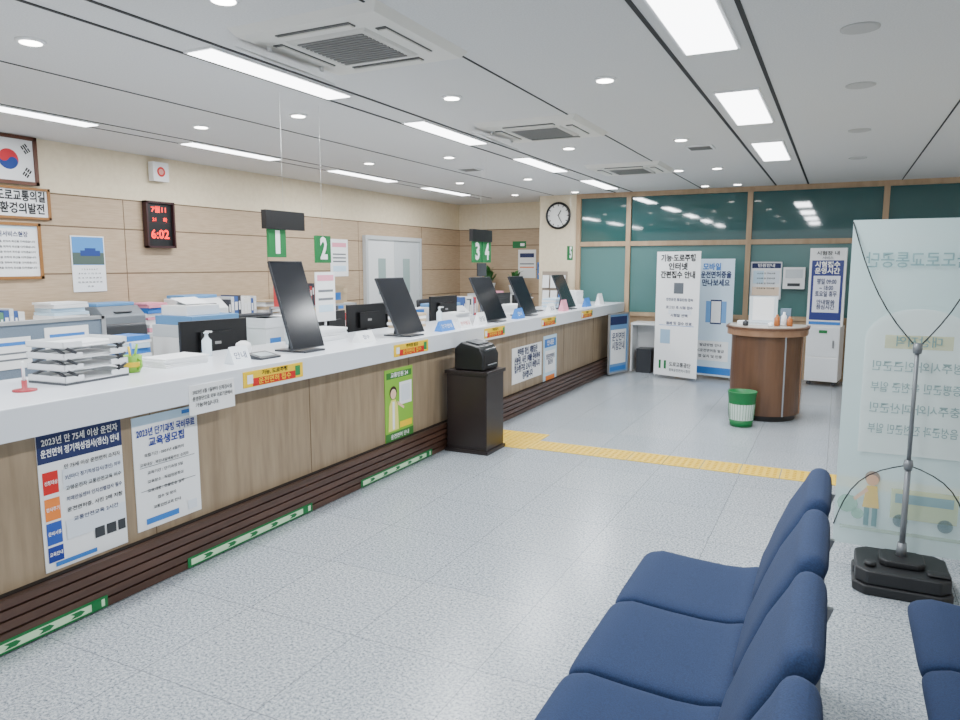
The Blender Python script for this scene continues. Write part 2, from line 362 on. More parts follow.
cardholder(-3.06,5.5,.24,.09,BLUE,"창구안내",WTXT);cardholder(-3.06,5.85,.22,.09,PAPER,"면허발급",RED)
cardholder(-3.06,6.2,.16,.12,PAPER,"상담",NAVY);cardholder(-3.06,7.12,.2,.11,BLUE,"안내",WTXT);cardholder(-3.06,8.1,.2,.12,PAPER,"발급",NAVY);cardholder(-3.06,8.55,.18,.14,PINK,None);cardholder(-3.1,9.6,.2,.12,BLUE,None);cardholder(-3.1,10.2,.2,.16,PAPER,None)
def pad(x,y,w,d,rz,c=DGREY):
    obj("signature_pad",[prism([(-d/2,0),(d/2,0),(d/2,.012),(-d/2,.035)],'Y',-w/2,w/2,c),box(0,0,.0245,d*.6,w*.7,.003,M("padscreen",(150,160,165),.3),(0,math.atan2(.023,d),0))],loc=(x,y,CT),rot=(0,0,rz),bevel=.003)
pad(-3.16,3.36,.17,.13,0);pad(-3.3,5.26,.16,.13,.1);pad(-3.35,8.35,.16,.12,0)
obj("webcam_ball",[lathe([(.03,0),(.045,.01),(.052,.04),(.045,.075),(.02,.09)],(-3.38,3.42,CT),WHITE,20)])
for y in(3.28,4.05,6.25,8.6,9.8):
    obj("hand_sanitizer_bottle",[lathe([(.028,0),(.030,.01),(.030,.10),(.012,.12),(.010,.14),(.016,.141),(.016,.15)],(-3.55,y,CT),M("sanit",(215,228,235),.2),16),box(-3.53,y,CT+.155,.05,.012,.01,WHITE)])
for i,(x,y,w,d,h,m) in enumerate(((-3.42,2.92,.3,.22,.05,PAPER),(-3.55,4.42,.32,.24,.09,PAPER),(-3.55,5.65,.3,.22,.13,CARTON),(-3.57,6.62,.3,.20,.08,PAPER),(-3.5,8.0,.35,.25,.1,PAPER),(-3.5,9.35,.35,.2,.12,LBLUE),(-3.5,10.1,.3,.25,.2,PAPER))):
    obj("document_stack",[box(random.uniform(-.008,.008),random.uniform(-.008,.008),h*(j+.5)/5,d,w,h/5-.002,m if j%2==0 else PAPER,(0,0,random.uniform(-.06,.06))) for j in range(5)],loc=(x,y,CT))
# ---------------------------------------------------------------- office behind the counter
DT=.74
def desk(y0,y1):
    x0,x1=-4.75,-3.85
    obj("office_desk",[bx(x0,x1,y0,y1,DT-.03,DT,M("desk_top",(196,190,180),.5)),bx(x0+.02,x1-.02,y0,y0+.03,0,DT-.03,WHITE),bx(x0+.02,x1-.02,y1-.03,y1,0,DT-.03,WHITE),bx(x1-.05,x1-.03,y0+.03,y1-.03,.3,DT-.03,WHITE)])
for a,b in((1.0,3.05),(3.25,4.85),(4.95,6.55),(6.65,8.25),(8.4,10.0)): desk(a,b)
obj("desk_partition",[bx(-4.24,-4.20,1.0,3.05,DT,1.26,FABB),bx(-4.25,-4.19,1.0,3.05,1.26,1.28,ALU),bx(-4.25,-4.19,3.03,3.06,DT,1.28,ALU),bx(-4.25,-4.19,2.0,2.02,DT,1.28,ALU)])
for y,w,h in((1.6,.3,.2),(2.15,.21,.28),(2.45,.25,.18),(2.8,.28,.26)): 
    sheet("pinned_memo",w,h,(-4.195,y,1.10),RX,PAPER,[(0,h*.3,w*.8,.02,BLUE),(0,0,w*.8,.01,GREYT),(0,-h*.2,w*.8,.01,GREYT)])
def monitor(x,y,rz,z=DT,w=.50,h=.30,up=.14):
    e=empty("computer_monitor",(x,y,z),(0,0,rz))
    obj("panel",[box(0,0,up+h/2,.03,w,h,BLACK),box(-.0155,0,up+h/2,.002,w-.02,h-.02,SCREEN),box(.03,0,up+h/2,.04,w*.5,h*.5,BLACK)],e,bevel=.004)
    obj("stand",[box(.03,0,up/2+.03,.03,.06,up+.06,BLACK),bx(-.08,.12,-.12,.12,0,.012,BLACK)],e,bevel=.003)
    obj("maker_mark",[box(.0505,0,up+h*.5,.002,.05,.02,M("mark_grey",(150,150,150),.4))],e)
monitor(-4.12,3.88,-.2,w=.54,h=.33,up=.13)
monitor(-4.15,5.85,-.2,up=.18);monitor(-4.2,6.32,.1);monitor(-4.15,7.4,-.15,up=.2);monitor(-4.15,9.0,-.1,up=.18);monitor(-4.15,5.3,.1,w=.44);monitor(-4.15,9.6,.1,w=.44)
PBL=M("printer_blue",(90,142,190),.5)
def printer(x,y,z,s=1,c=WHITE):
    obj("office_printer",[prism([(-.2*s,0),(.22*s,0),(.22*s,.2*s),(.1*s,.3*s),(-.2*s,.3*s)],'Y',-.24*s,.24*s,c),bx(.2*s,.235*s,-.18*s,.18*s,.06*s,.1*s,DGREY),bx(-.18*s,.08*s,-.22*s,.22*s,.3*s,.335*s,PBL),bx(.12*s,.2*s,-.1*s,.1*s,.235*s,.25*s,DGREY)],loc=(x,y,z),bevel=.008)
def binders(x,y,z,n,hh=.3):
    cs=[(60,90,150),(230,230,226),(190,60,60),(230,205,120),(90,140,110),(210,212,214),(60,62,70),(235,235,235)]
    ps=[];yy=0
    for i in range(n):
        w=random.uniform(.03,.06);h=hh*random.uniform(.85,1)
        c=random.choice(cs);ps.append(bx(-.13,.13,yy,yy+w-.003,0,h,M("binder_%d_%d"%(c[0],c[1]),c,.6)));ps.append(bx(.13,.1315,yy+.008,yy+w-.011,h*.5,h*.8,PAPER));yy+=w
    obj("binder_row",ps,loc=(x,y,z))
def stack(x,y,z,w,d,n,cols,name="document_stack"):
    zz=0;ps=[]
    for i in range(n):
        h=random.uniform(.015,.05)
        ps.append(box(random.uniform(-.015,.015),random.uniform(-.015,.015),zz+h/2,d*random.uniform(.85,1),w*random.uniform(.85,1),h-.002,random.choice(cols),(0,0,random.uniform(-.1,.1))));zz+=h
    obj(name,ps,loc=(x,y,z))
def carton(x,y,z,w,d,h,c,lab=BLUE):
    obj("storage_box",[bx(-d/2,d/2,-w/2,w/2,0,h,c),bx(-d/2-.006,d/2+.006,-w/2-.006,w/2+.006,h*.8,h,c),bx(d/2,d/2+.003,-w*.3,w*.3,h*.2,h*.6,lab)],loc=(x,y,z),bevel=.004)
obj("storage_cabinet",[bx(XL+.03,-5.85,2.2,8.2,0,.95,WHITE)]+[bx(-5.85,-5.842,2.2+.6*i+.01,2.2+.6*(i+1)-.01,.05,.92,M("cab_door",(214,214,210),.5)) for i in range(10)]+[bx(-5.842,-5.83,2.2+.6*i+.5,2.2+.6*i+.52,.6,.72,METAL) for i in range(10)])
CB=.952
printer(-6.08,5.50,CB,1.0);printer(-6.08,4.5,CB,.9,M("printer_grey",(120,126,132),.5));binders(-6.1,5.85,CB,9,.32);binders(-6.1,3.2,CB,10,.3);binders(-6.1,6.85,CB,14,.34)
stack(-6.08,4.02,CB,.35,.28,10,[PAPER,LBLUE,CARTON,PAPER]);stack(-6.08,4.93,CB,.28,.24,9,[PAPER,PINK,PAPER,BLUE]);stack(-6.05,6.5,CB,.3,.25,8,[PAPER,CARTON,PAPER])
carton(-6.1,7.75,CB,.4,.3,.34,CARTON);carton(-6.1,2.6,CB,.4,.3,.3,LBLUE)
e=empty("photocopier",(-5.28,4.80,0))
obj("body",[bx(-.26,.26,-.30,.30,.05,.96,WHITE),bx(-.26,.26,-.30,.30,0,.05,DGREY)]+[bx(.26,.27,-.28,.28,.10+.2*i,.27+.2*i,M("copier_drawer",(206,210,214),.4)) for i in range(3)]+[bx(.27,.276,-.06,.06,.20+.2*i,.22+.2*i,DGREY) for i in range(3)]+[bx(.1,.265,-.26,.26,.76,.83,DGREY)],e,bevel=.008)
obj("scanner",[prism([(-.26,.96),(.32,.96),(.32,1.02),(.24,1.07),(-.26,1.07)],'Y',-.30,.30,M("copier_mid",(196,202,208),.4)),bx(-.24,.22,-.28,.28,1.07,1.15,PBL),bx(-.20,.12,-.24,.14,1.15,1.24,WHITE),box(.28,-.12,1.05,.1,.2,.012,DGREY,(0,.5,0)),box(-.05,-.04,1.275,.2,.28,.01,PAPER,(0,.25,0)),box(-.12,-.04,1.265,.02,.2,.06,TR)],e,bevel=.006)
# desk row clutter
stack(-4.5,3.42,DT,.26,.24,13,[PAPER,LBLUE,PAPER,CARTON,BLUE])
binders(-4.55,4.16,DT,5,.40);carton(-4.35,4.66,DT,.22,.22,.42,M("box_white",(214,220,226),.6))
stack(-4.5,5.12,DT,.24,.22,12,[PAPER,LBLUE,PAPER,PINK]);binders(-4.6,5.6,DT,9,.42);stack(-4.55,6.3,DT,.3,.22,11,[PAPER,PAPER,CARTON])
binders(-4.58,6.75,DT,9,.42);printer(-4.42,7.92,DT,1.15);stack(-4.6,7.4,DT,.3,.22,11,[PAPER,BLUE,PAPER])
binders(-4.58,8.5,DT,8,.44);carton(-4.45,9.25,DT,.22,.22,.42,CARTON,PAPER);stack(-4.6,9.72,DT,.3,.24,13,[PAPER,PINK,PAPER])
sh=[]
for z in(.02,.40,.78,1.12): sh.append(bx(-5.62,-5.32,6.1,7.3,z,z+.02,M("shelf_grey",(176,180,184),.4)))
for x in(-5.61,-5.33):
    for y in(6.11,7.29): sh.append(bx(x-.012,x+.012,y-.012,y+.012,0,1.14,METAL))
obj("shelf_unit",sh)
binders(-5.47,6.15,1.142,10,.26);carton(-5.47,6.95,1.142,.3,.22,.22,CARTON)
obj("vase",[lathe([(.04,0),(.06,.05),(.05,.14),(.03,.19),(.035,.2)],(-5.93,5.15,CB),PINK,20)])
g=sheet("standing_notice_board",.26,.42,(-3.95,4.98,1.33),RX,PAPER,[(0,.16,.22,.05,PINK),(0,.05,.2,.02,GREYT),(0,-.02,.2,.02,GREYT),(0,-.1,.2,.06,LBLUE)],thick=.01)
obj("post",[tube((0,-.2,-.012),(0,-.58,-.012),.012,METAL)],g)
sheet("wall_notice",.40,.52,(XL+.032,8.33,1.70),RX,PAPER,[(0,.18,.32,.06,PINK),(0,.05,.3,.02,GREYT),(0,0,.3,.02,GREYT),(0,-.05,.3,.02,GREYT),(0,-.15,.3,.08,LBLUE)])
def ochair(x,y,rz):
    e=empty("office_chair",(x,y,0),(0,0,rz))
    obj("seat",[box(0,0,.46,.46,.46,.08,BLACK)],e,bevel=.03)
    obj("backrest",[box(-.24,0,.86,.06,.42,.5,DGREY,(0,-.1,0))],e,bevel=.025)
    b=[tube((0,0,.1),(0,0,.43),.025,METAL),tube((-.2,0,.46),(-.25,0,.7),.015,BLACK)]
    for i in range(5):
        a=2*PI*i/5;b.append(tube((0,0,.1),(.27*math.cos(a),.27*math.sin(a),.06),.018,BLACK));b.append(lathe([(.02,-.03),(.03,-.015),(.03,.015),(.02,.03)],(.27*math.cos(a),.27*math.sin(a),.03),BLACK,10))
    obj("base",b,e)
for y in(2.0,4.05,5.6,7.95,9.1): ochair(-5.15,y,random.uniform(-.2,.2))
e=empty("door_1",(XL+.025,9.7,0))
DW=M("door_white",(220,223,224),.4)
DF=M("door_frame_grey",(186,190,192),.4)
DGL=M("door_glass",(150,170,168),.2)
obj("door_frame",[bx(0,.06,-.80,-.74,0,1.98,DF),bx(0,.06,.74,.80,0,1.98,DF),bx(0,.06,-.80,.80,1.98,2.04,DF)],e)
obj("leaf_fixed",[bx(0,.035,-.74,0,0,1.98,DW),bx(.035,.04,-.45,-.25,1.15,1.7,DGL)],e)
obj("leaf_moving",[bx(0,.035,.005,.74,0,1.98,M("door_grey",(196,202,205),.4)),bx(.035,.04,.25,.45,1.15,1.7,DGL),bx(.035,.06,.05,.07,.9,1.2,METAL)],e)
obj("filing_cabinet",[bx(-5.9,-4.9,11.4,11.95,0,1.1,M("cab_grey",(196,200,204),.4))]+[bx(-5.88+.5*i,-5.42+.5*i,11.39,11.4,.05+.26*j,.29+.26*j,M("cab_door",(214,214,210),.5)) for i in range(2) for j in range(4)])
def plant(x,y,z,s=1):
    e=empty("potted_plant",(x,y,z))
    obj("pot",[lathe([(.07*s,0),(.1*s,.14*s),(.105*s,.15*s),(.09*s,.15*s)],(0,0,0),WHITE,20)],e)
    ps=[];LF=M("leaf_green",(50,104,48),.5)
    for i in range(30):
        a=random.uniform(0,2*PI);r=random.uniform(.08,.24)*s;h=random.uniform(.18,.42)*s
        c,sn=math.cos(a),math.sin(a);w=.018*s
        p=[(0,0,.13*s),(r*.5*c,r*.5*sn,h*.8+.05*s),(r*c,r*sn,h)]
        v=[]
        for k,(px,py,pz) in enumerate(p):
            ww=w*(1,1.4,.1)[k]; v+=[(px-sn*ww,py+c*ww,pz),(px+sn*ww,py-c*ww,pz)]
        ps.append((v,[(0,1,3,2),(2,3,5,4)],LF,True))
    obj("leaves",ps,e,fix=False)
plant(-5.6,11.65,1.102,1.2);plant(-5.1,11.65,1.102,1.0)
for x,z,w,h,c in((-5.0,1.62,.34,.5,PAPER),(-4.7,1.50,.2,.3,BLUE),(-4.62,1.85,.25,.25,LBLUE)):
    sheet("wall_notice",w,h,(x,YE-.03,z),RY,c,[(0,h*.3,w*.8,h*.15,NAVY),(0,0,w*.8,.02,GREYT),(0,-.06,w*.8,.02,ORANGE)])
g=sheet("exit_sign",.26,.12,(-5.15,YE-.03,1.96),RY,GREEN,[(.06,0,.08,.05,WTXT)],thick=.03)
e=empty("leaflet_rack",(-4.05,10.8,0))
ps=[box(0,.05,.75,.42,.02,1.5,M("rack_wood",(150,136,122),.5)),bx(-.22,.22,-.12,.12,0,.04,DGREY)]
for r in range(4):
    for c_ in range(3): ps.append(box(-.135+c_*.135,.0,.62+r*.24,.11,.01,.2,[LBLUE,PAPER,PAPER,BLUE,PAPER,LGREEN,PAPER][(r*3+c_*2)%7],(-.12,0,0)))
obj("rack",ps,e)
# ---------------------------------------------------------------- left wall items
XW=XL+.03
GOLD=M("gold_frame",(140,94,44),.4)
g=sheet("framed_national_flag",.46,.38,(XW+.005,3.83,2.49),RX,PAPER,[],thick=.01,frame=M("dark_wood_frame",(92,52,34),.4),fw=.03)
R1=.085
FB=M("flag_blue",(20,60,140),.5);FRd=M("flag_red",(205,35,50),.5)
obj("taegeuk",[disc((0,0,.002),R1,FRd,24,0,PI),disc((0,0,.002),R1,FB,24,PI,2*PI),disc((-R1/2,0,.0025),R1/2,FRd,20),disc((R1/2,0,.0025),R1/2,FB,20)],g,rot=(0,0,-.55),fix=False)
def tri(x,y,a,pat):
    ps=[]
    for i,br in enumerate(pat):
        d=(i-1)*.02
        segs=[(0,.075)] if br else [(-.021,.033),(.021,.033)]
        for o,l in segs:
            pts=[]
            for lx,ly in((-l/2,-.0065),(l/2,-.0065),(l/2,.0065),(-l/2,.0065)):
                px,py=lx+o,ly+d; pts.append((x+px*math.cos(a)-py*math.sin(a),y+px*math.sin(a)+py*math.cos(a),.003))
            ps.append(quad(pts,INK))
    return ps
obj("trigrams",tri(-.15,.1,math.radians(56),(1,1,1))+tri(.15,-.1,math.radians(56),(0,0,0))+tri(.15,.1,math.radians(-56),(0,1,0))+tri(-.15,-.1,math.radians(-56),(1,0,1)),g,fix=False)
g=sheet("framed_motto",.62,.25,(XW+.005,3.84,2.13),RX,PAPER,[],thick=.01,frame=GOLD,fw=.022)
text("안전도로교통의길",0,.055,.56,.085,INK,g,bold=.03); text("교통환경의발전",0,-.05,.54,.085,INK,g,bold=.03)
g=sheet("framed_certificate",.5,.46,(XW+.005,3.79,1.72),RX,PAPER,[(0,.2,.46,.02,LBLUE)],thick=.01,frame=GOLD,fw=.025)
text("민원서비스헌장",0,.14,.3,.045,NAVY,g)
for i in range(6): text("우리는 고객을 위하여 최선을 다하겠습니다",0,.08-i*.045,.42,.018,INK,g)
g=sheet("wall_calendar",.34,.52,(XW+.004,4.50,1.61),RX,PAPER,[(0,.12,.32,.26,M("calendar_sky",(70,140,205),.5)),(0,.05,.32,.11,M("calendar_land",(74,92,84),.5)),(.02,.1,.2,.05,M("car_blue",(30,60,130),.4)),(.02,.13,.11,.035,M("car_blue",(30,60,130),.4))])
for r in range(5): text("  ".join(str(d) for d in range(r*7+1,min(r*7+8,31))),0,-.05-r*.04,.27 if r<4 else .1,.017,INK,g)
g=sheet("alarm_speaker_box",.19,.19,(XW+.065,5.325,2.545),RX,WHITE,[],thick=.07)
obj("ring",[disc((0,0,.001),.05,RED,24),disc((0,0,.002),.03,M("bell_pink",(225,150,140),.5),20)],g,fix=False)
REDL=M("led_red",(255,30,20),.5,emit=(255,30,20),estr=3)
g=sheet("digital_wall_clock",.33,.45,(XW+.04,5.29,2.01),RX,BLACK,[(0,.02,.29,.004,M("dim",(70,20,20),.5))],thick=.04,frame=M("clock_frame",(50,20,22),.4),fw=.02)
text("7월11",.0,.15,.18,.06,REDL,g);text("6:02",0,-.10,.22,.11,REDL,g);text("21",-.06,.05,.07,.04,REDL,g);text("화",.07,.05,.05,.04,REDL,g)
e=empty("wall_clock",(-4.07,YB-.01,2.38),RY)
ps=[lathe([(.205,-.005),(.215,.02),(.205,.045),(.18,.045),(.178,.02)],(0,0,0),BLACK,36),disc((0,0,.022),.185,M("clock_face",(238,238,236),.5),36)]
for i in range(12):
    a=PI*i/6;ps.append(box(.16*math.sin(a),.16*math.cos(a),.024,.012,.03,.002,INK,(0,0,-a)))
a=math.radians(30);ps.append(box(.045*math.sin(a),.045*math.cos(a),.028,.014,.1,.003,INK,(0,0,-a)))
a=math.radians(150);ps.append(box(.06*math.sin(a),.06*math.cos(a),.031,.01,.14,.003,INK,(0,0,-a)))
obj("clock_body",ps,e)
# ---------------------------------------------------------------- hanging counter number signs
WIRE=M("thin_white_rod",(206,206,202),.6)
def numsign(y,n,black=True,x=-3.30,z=1.74,w=.14,h=.16,bw=.37):
    e=empty("window_number_sign",(x,y,z),RX)
    ps=[box(0,0,0,w,h,.02,GREEN)]
    if black: ps.append(box(bw/2-w/2-.03,h/2+.06,0,bw,.12,.04,BLACK));ps.append(tube((bw/2-w/2-.03,h/2+.1,0),(bw/2-w/2-.03,CH-z,0),.0009,WIRE,6))
    else: ps.append(tube((0,h/2,0),(0,CH-z,0),.0009,WIRE,6))
    obj("plate",ps,e);text(n,0,0,w*(.5 if n!="1" else .3),h*.95,WTXT,e,z=.0115,bold=.04)
numsign(3.67,"1",True,w=.16,h=.18);numsign(4.14,"2",False,z=1.71,w=.16,h=.19)
numsign(6.58,"3",True,z=1.73,w=.19,h=.21,bw=.45);numsign(6.80,"4",False,z=1.73,w=.19,h=.21);numsign(9.41,"5",False,z=1.76,w=.18,h=.19)
obj("display_pole",[tube((-3.5,7.08,CT),(-3.5,7.08,1.62),.012,METAL),box(-3.49,7.08,1.55,.02,.2,.14,DGREY),lathe([(.07,0),(.07,.01)],(-3.5,7.08,CT),METAL,16)])
# ---------------------------------------------------------------- shredder bin on cabinet
e=empty("waste_paper_cabinet",(-2.78,5.52,0))
DB=M("dark_brown_laminate",(36,28,28),.4)
obj("cabinet",[bx(-.19,.19,-.17,.17,.02,.68,DB),bx(-.205,.205,-.185,.185,.68,.71,DB),bx(-.205,.205,-.185,.185,0,.03,DB),bx(-.18,.18,-.174,-.17,.06,.66,M("db2",(42,33,32),.35))],e,bevel=.004)
obj("lid_unit",[prism([(-.13,.71),(.15,.71),(.155,.84),(.11,.92),(-.06,.955),(-.13,.90)],'Y',-.15,.15,BLACK)],e,bevel=.018,seg=3)
obj("slot",[box(.135,0,.878,.006,.2,.04,M("slot_grey",(70,72,76),.3),(0,.55,0)),box(.02,0,.942,.12,.2,.01,DGREY,(0,.18,0)),tube((.16,-.08,.76),(.16,.08,.76),.006,METAL)],e)
# ---------------------------------------------------------------- writing desk
e=empty("writing_desk",(-.65,8.12,0))
def dpoly(r,back,n=26,sx=1.0):
    return [(r*sx*math.cos(PI+PI*i/n),r*math.sin(PI+PI*i/n)) for i in range(n+1)]+[(r*sx,back),(-r*sx,back)]
obj("curved_body",[prism(dpoly(.345,.22),'Z',.06,.88,BROWN),prism(dpoly(.31,.2),'Z',0,.06,BLACK),bx(.335,.355,-.02,.22,.06,.88,BROWNL),bx(.20,.215,-.285,-.27,.06,.88,METAL)],e)
obj("upper_band",[prism(dpoly(.395,.25),'Z',.88,.945,BROWNL),prism(dpoly(.41,.26),'Z',.945,.965,M("desk_lip",(98,68,50),.4)),prism(dpoly(.38,.24),'Z',.965,.972,M("desk_inlay",(168,160,150),.3))],e)
obj("form_holder",[box(-.05,.05,1.13,.28,.01,.28,M("acrylic",(206,216,222),.15)),box(-.05,.043,1.14,.21,.004,.24,PAPER),bx(-.19,.09,-.02,.1,.972,.985,M("acrylic",(206,216,222),.15))],e)
ps=[]
for i,(x,y,h,m) in enumerate(((.1,-.1,.12,M("amber",(170,100,50),.3)),(.16,0,.14,WHITE),(.22,-.05,.1,M("amber",(170,100,50),.3)),(-.2,-.15,.06,DGREY),(.05,-.2,.05,WHITE))):
    ps.append(lathe([(.025,0),(.03,.01),(.028,h*.7),(.012,h*.85),(.012,h)],(x,y,.972),m,14))
obj("pen_pots",ps+[box(.17,.1,1.06,.1,.1,.17,M("boxy",(110,130,150),.5)),box(-.25,.05,.99,.1,.14,.035,PAPER)],e)
e=empty("waste_basket",(-.80,7.52,0))
obj("basket",[lathe([(.105,0),(.115,.07)],(0,0,0),GREEN,28),lathe([(.115,.07),(.126,.23)],(0,0,0),M("basket_white",(206,222,212),.4),28,cap=False),lathe([(.126,.23),(.137,.34),(.142,.345),(.142,.352),(.130,.352),(.123,.23)],(0,0,0),GREEN,28,cap=False)]
   +[tube((.117*math.cos(a),.117*math.sin(a),.075),(.1275*math.cos(a),.1275*math.sin(a),.23),.002,GREEN,4) for a in [2*PI*i/28 for i in range(28)]],e)
# ---------------------------------------------------------------- X banners at the back
def xbanner(x0,y0,x1,y1,h,base):
    dx,dy=x1-x0,y1-y0;w=math.hypot(dx,dy);rz=math.atan2(dy,dx)
    e=empty("x_banner_stand",((x0+x1)/2,(y0+y1)/2,0),(0,0,rz))
    obj("sheet",[box(0,0,.03+(h-.03)/2,w,.003,h-.06,base)],e)
    obj("x_frame",[tube((-w/2+.01,.015,h-.02),(w*.3,.25,.0),.007,ALU),tube((w/2-.01,.015,h-.02),(-w*.3,.25,.0),.007,ALU),tube((-w/2+.01,.01,.02),(0,.12,h*.5),.006,ALU),tube((w/2-.01,.01,.02),(0,.12,h*.5),.006,ALU)],e)
    g=empty("print",(0,-.002,0),(PI/2,0,0));g.parent=e
    return g,w
def xprint(g,parts): obj("artwork",[rect(*p,z=.0008+.0003*i) for i,p in enumerate(parts)],g,fix=False)
g,w=xbanner(-2.32,10.32,-1.68,10.08,1.80,PAPER)
xprint(g,[(-w*.25,.60,.16,.2,M("mute_blue",(150,180,205),.5)),(.02,1.28,.15,.15,M("patch_grey",(90,96,104),.5)),(0,.76,w*.8,.006,BLUE),(.05,.95,.36,.06,PG_),(-.2,.2,.12,.12,GREEN),(-.2,.2,.05,.12,PAPER)])
text("기능·도로주행",0,1.69,.54,.09,INK,g,bold=.035);text("인터넷",0,1.575,.30,.09,INK,g,bold=.035);text("간편접수 안내",0,1.46,.54,.09,INK,g,bold=.035)
for i,t in enumerate(("안전운전 통합민원 접속","로그인 후 시험 접수","시험일 선택","결제 및 접수 완료")): text(t,0.04,1.12-i*.11,.42,.04,NAVY,g)
text("도로교통공단",.08,.21,.34,.06,INK,g); text("충북운전면허시험장",.08,.13,.34,.04,GREYT,g)
g,w=xbanner(-1.86,10.56,-1.28,10.40,1.70,M("banner_pale",(206,226,242),.6))
xprint(g,[(.06,.95,.3,.3,M("phone_blue",(110,160,215),.5)),(.06,.95,.16,.34,NAVY),(.06,.95,.14,.3,PAPER),(0,.4,w*.86,.28,PAPER),(0,.12,w,.10,BLUE)])
text("모바일",-.02,1.57,.26,.09,BLUE,g,bold=.03);text("운전면허증을",.04,1.46,.44,.09,NAVY,g,bold=.03);text("만나보세요",.04,1.35,.40,.09,NAVY,g,bold=.03)
for i,t in enumerate(("발급방법 안내","IC운전면허증 발급","앱 설치 및 인증")): text(t,0,.48-i*.08,.4,.04,INK,g)
obj("side_table",[bx(-2.74,-2.36,10.58,10.98,.72,.75,WHITE),bx(-2.74,-2.72,10.60,10.98,.02,.72,WHITE),bx(-2.38,-2.36,10.60,10.98,.02,.72,WHITE),bx(-2.72,-2.38,10.94,10.96,.3,.72,WHITE),bx(-2.66,-2.44,10.64,10.9,.0,.36,DGREY)])
g=sheet("wall_info_poster",.40,.52,(-.93,YB-.045,1.38),RY,PAPER,[(0,.21,.38,.07,NAVY),(-.1,.05,.14,.18,LBLUE),(.09,.05,.18,.18,PG_),(0,-.15,.36,.12,M("peach",(240,214,190),.6))],thick=.01,frame=ALU,fw=.012)
text("민원안내",0,.21,.24,.045,WTXT,g)
for i in range(4): text("수수료 및 구비서류",.0,.1-i*.07,.3,.022,INK,g)
obj("wall_mounted_box",[bx(-.70,-.42,YB-.16,YB-.04,1.27,1.57,WHITE),bx(-.67,-.45,YB-.165,YB-.16,1.42,1.54,M("boxface",(200,206,210),.4)),bx(-.64,-.48,YB-.17,YB-.16,1.31,1.35,DGREY)],bevel=.006)
# ---------------------------------------------------------------- info kiosk
e=empty("info_kiosk",(-.12,10.66,0),(0,0,math.radians(-8)))
KD=M("kdoor",(222,225,228),.3)
obj("cabinet",[bx(-.2,.2,-.2,.18,.07,.80,WHITE),bx(-.19,.19,-.205,-.2,.40,.78,KD),bx(-.19,.19,-.205,-.2,.09,.38,KD),bx(.12,.14,-.22,-.205,.52,.62,METAL),box(0,-.208,.73,.1,.004,.04,GREEN)],e,bevel=.006)
obj("casters",[lathe([(.02,-.02),(.03,-.01),(.03,.01),(.02,.02)],(x,y,.035),DGREY,12) for x in(-.15,.15) for y in(-.15,.13)]+[tube((x,y,.035),(x,y,.08),.01,METAL,8) for x in(-.15,.15) for y in(-.15,.13)],e)
obj("header_panel",[bx(-.22,.22,-.16,-.10,.80,1.82,WHITE),bx(-.19,.19,-.166,-.16,.88,1.66,M("kiosk_navy",(36,48,120),.4)),bx(-.16,.16,-.170,-.166,.98,1.46,M("kiosk_paper",(226,228,238),.5)),bx(-.19,.19,-.170,-.166,.82,.86,BLUE)],e,bevel=.004)
g=empty("face_print",(0,-.172,0),RY);g.parent=e
text("시험장 내",0,1.75,.28,.05,INK,g);text("서비스",0,1.69,.16,.035,GREYT,g);text("시험접수\n운영시간",0,1.56,.30,.15,WTXT,g,bold=.03)
text("평일 09:00\n~ 18:00\n토요일 휴무",0,1.3,.26,.22,NAVY,g);text("안내말씀\n점심시간",0,1.08,.22,.12,NAVY,g)
# ---------------------------------------------------------------- waiting benches
def bench(x,ys,name="waiting_bench"):
    e=empty(name,(x,0,0))
    for i,y in enumerate(ys):
        obj("seat_%d"%(i+1),[cushion([(-.425,.372),(-.405,.400),(-.36,.413),(-.25,.404),(-.12,.398),(-.04,.402),(.03,.422)],.062,.243,y,NAVYF,rc=.022,re=.03)],e)
        obj("backrest_%d"%(i+1),[cushion([(.045,.47),(.07,.53),(.10,.62),(.14,.72),(.185,.80),(.215,.865)],.082,.230,y,NAVYF,rc=.05,re=.035,sup=.5)],e)
    ps=[box(-.17,sum(ys)/len(ys),.335,.06,max(ys)-min(ys)+.5,.04,METAL)]
    for y in [(ys[i]+ys[i+1])/2 for i in range(len(ys)-1)]+[max(ys)+.25,min(ys)-.25]:
        ps.append(box(-.10,y,.352,.34,.02,.012,METAL))
        ps.append(prism([(.07,.345),(.06,.37),(.165,.56),(.235,.76),(.255,.76),(.185,.55),(.095,.35)],'Y',y-.009,y+.009,METAL))
    for y in ys: ps.append(box(.165,y,.60,.012,.40,.03,METAL))
    for y in (max(ys)-.25,min(ys)+.25):
        ps.append(box(-.17,y,.18,.05,.03,.30,METAL)); ps.append(prism([(-.42,0),(.17,0),(.17,.015),(-.12,.045),(-.22,.045),(-.42,.015)],'Y',y-.025,y+.025,METAL))
    for y in (max(ys)+.24,(ys[1]+ys[2])/2): ps.append(box(.22,y,.38,.035,.02,.76,METAL))
    obj("frame",ps,e)
bench(-.22,[2.64,2.14,1.64,1.14]);bench(.72,[2.62,2.12,1.62,1.12])
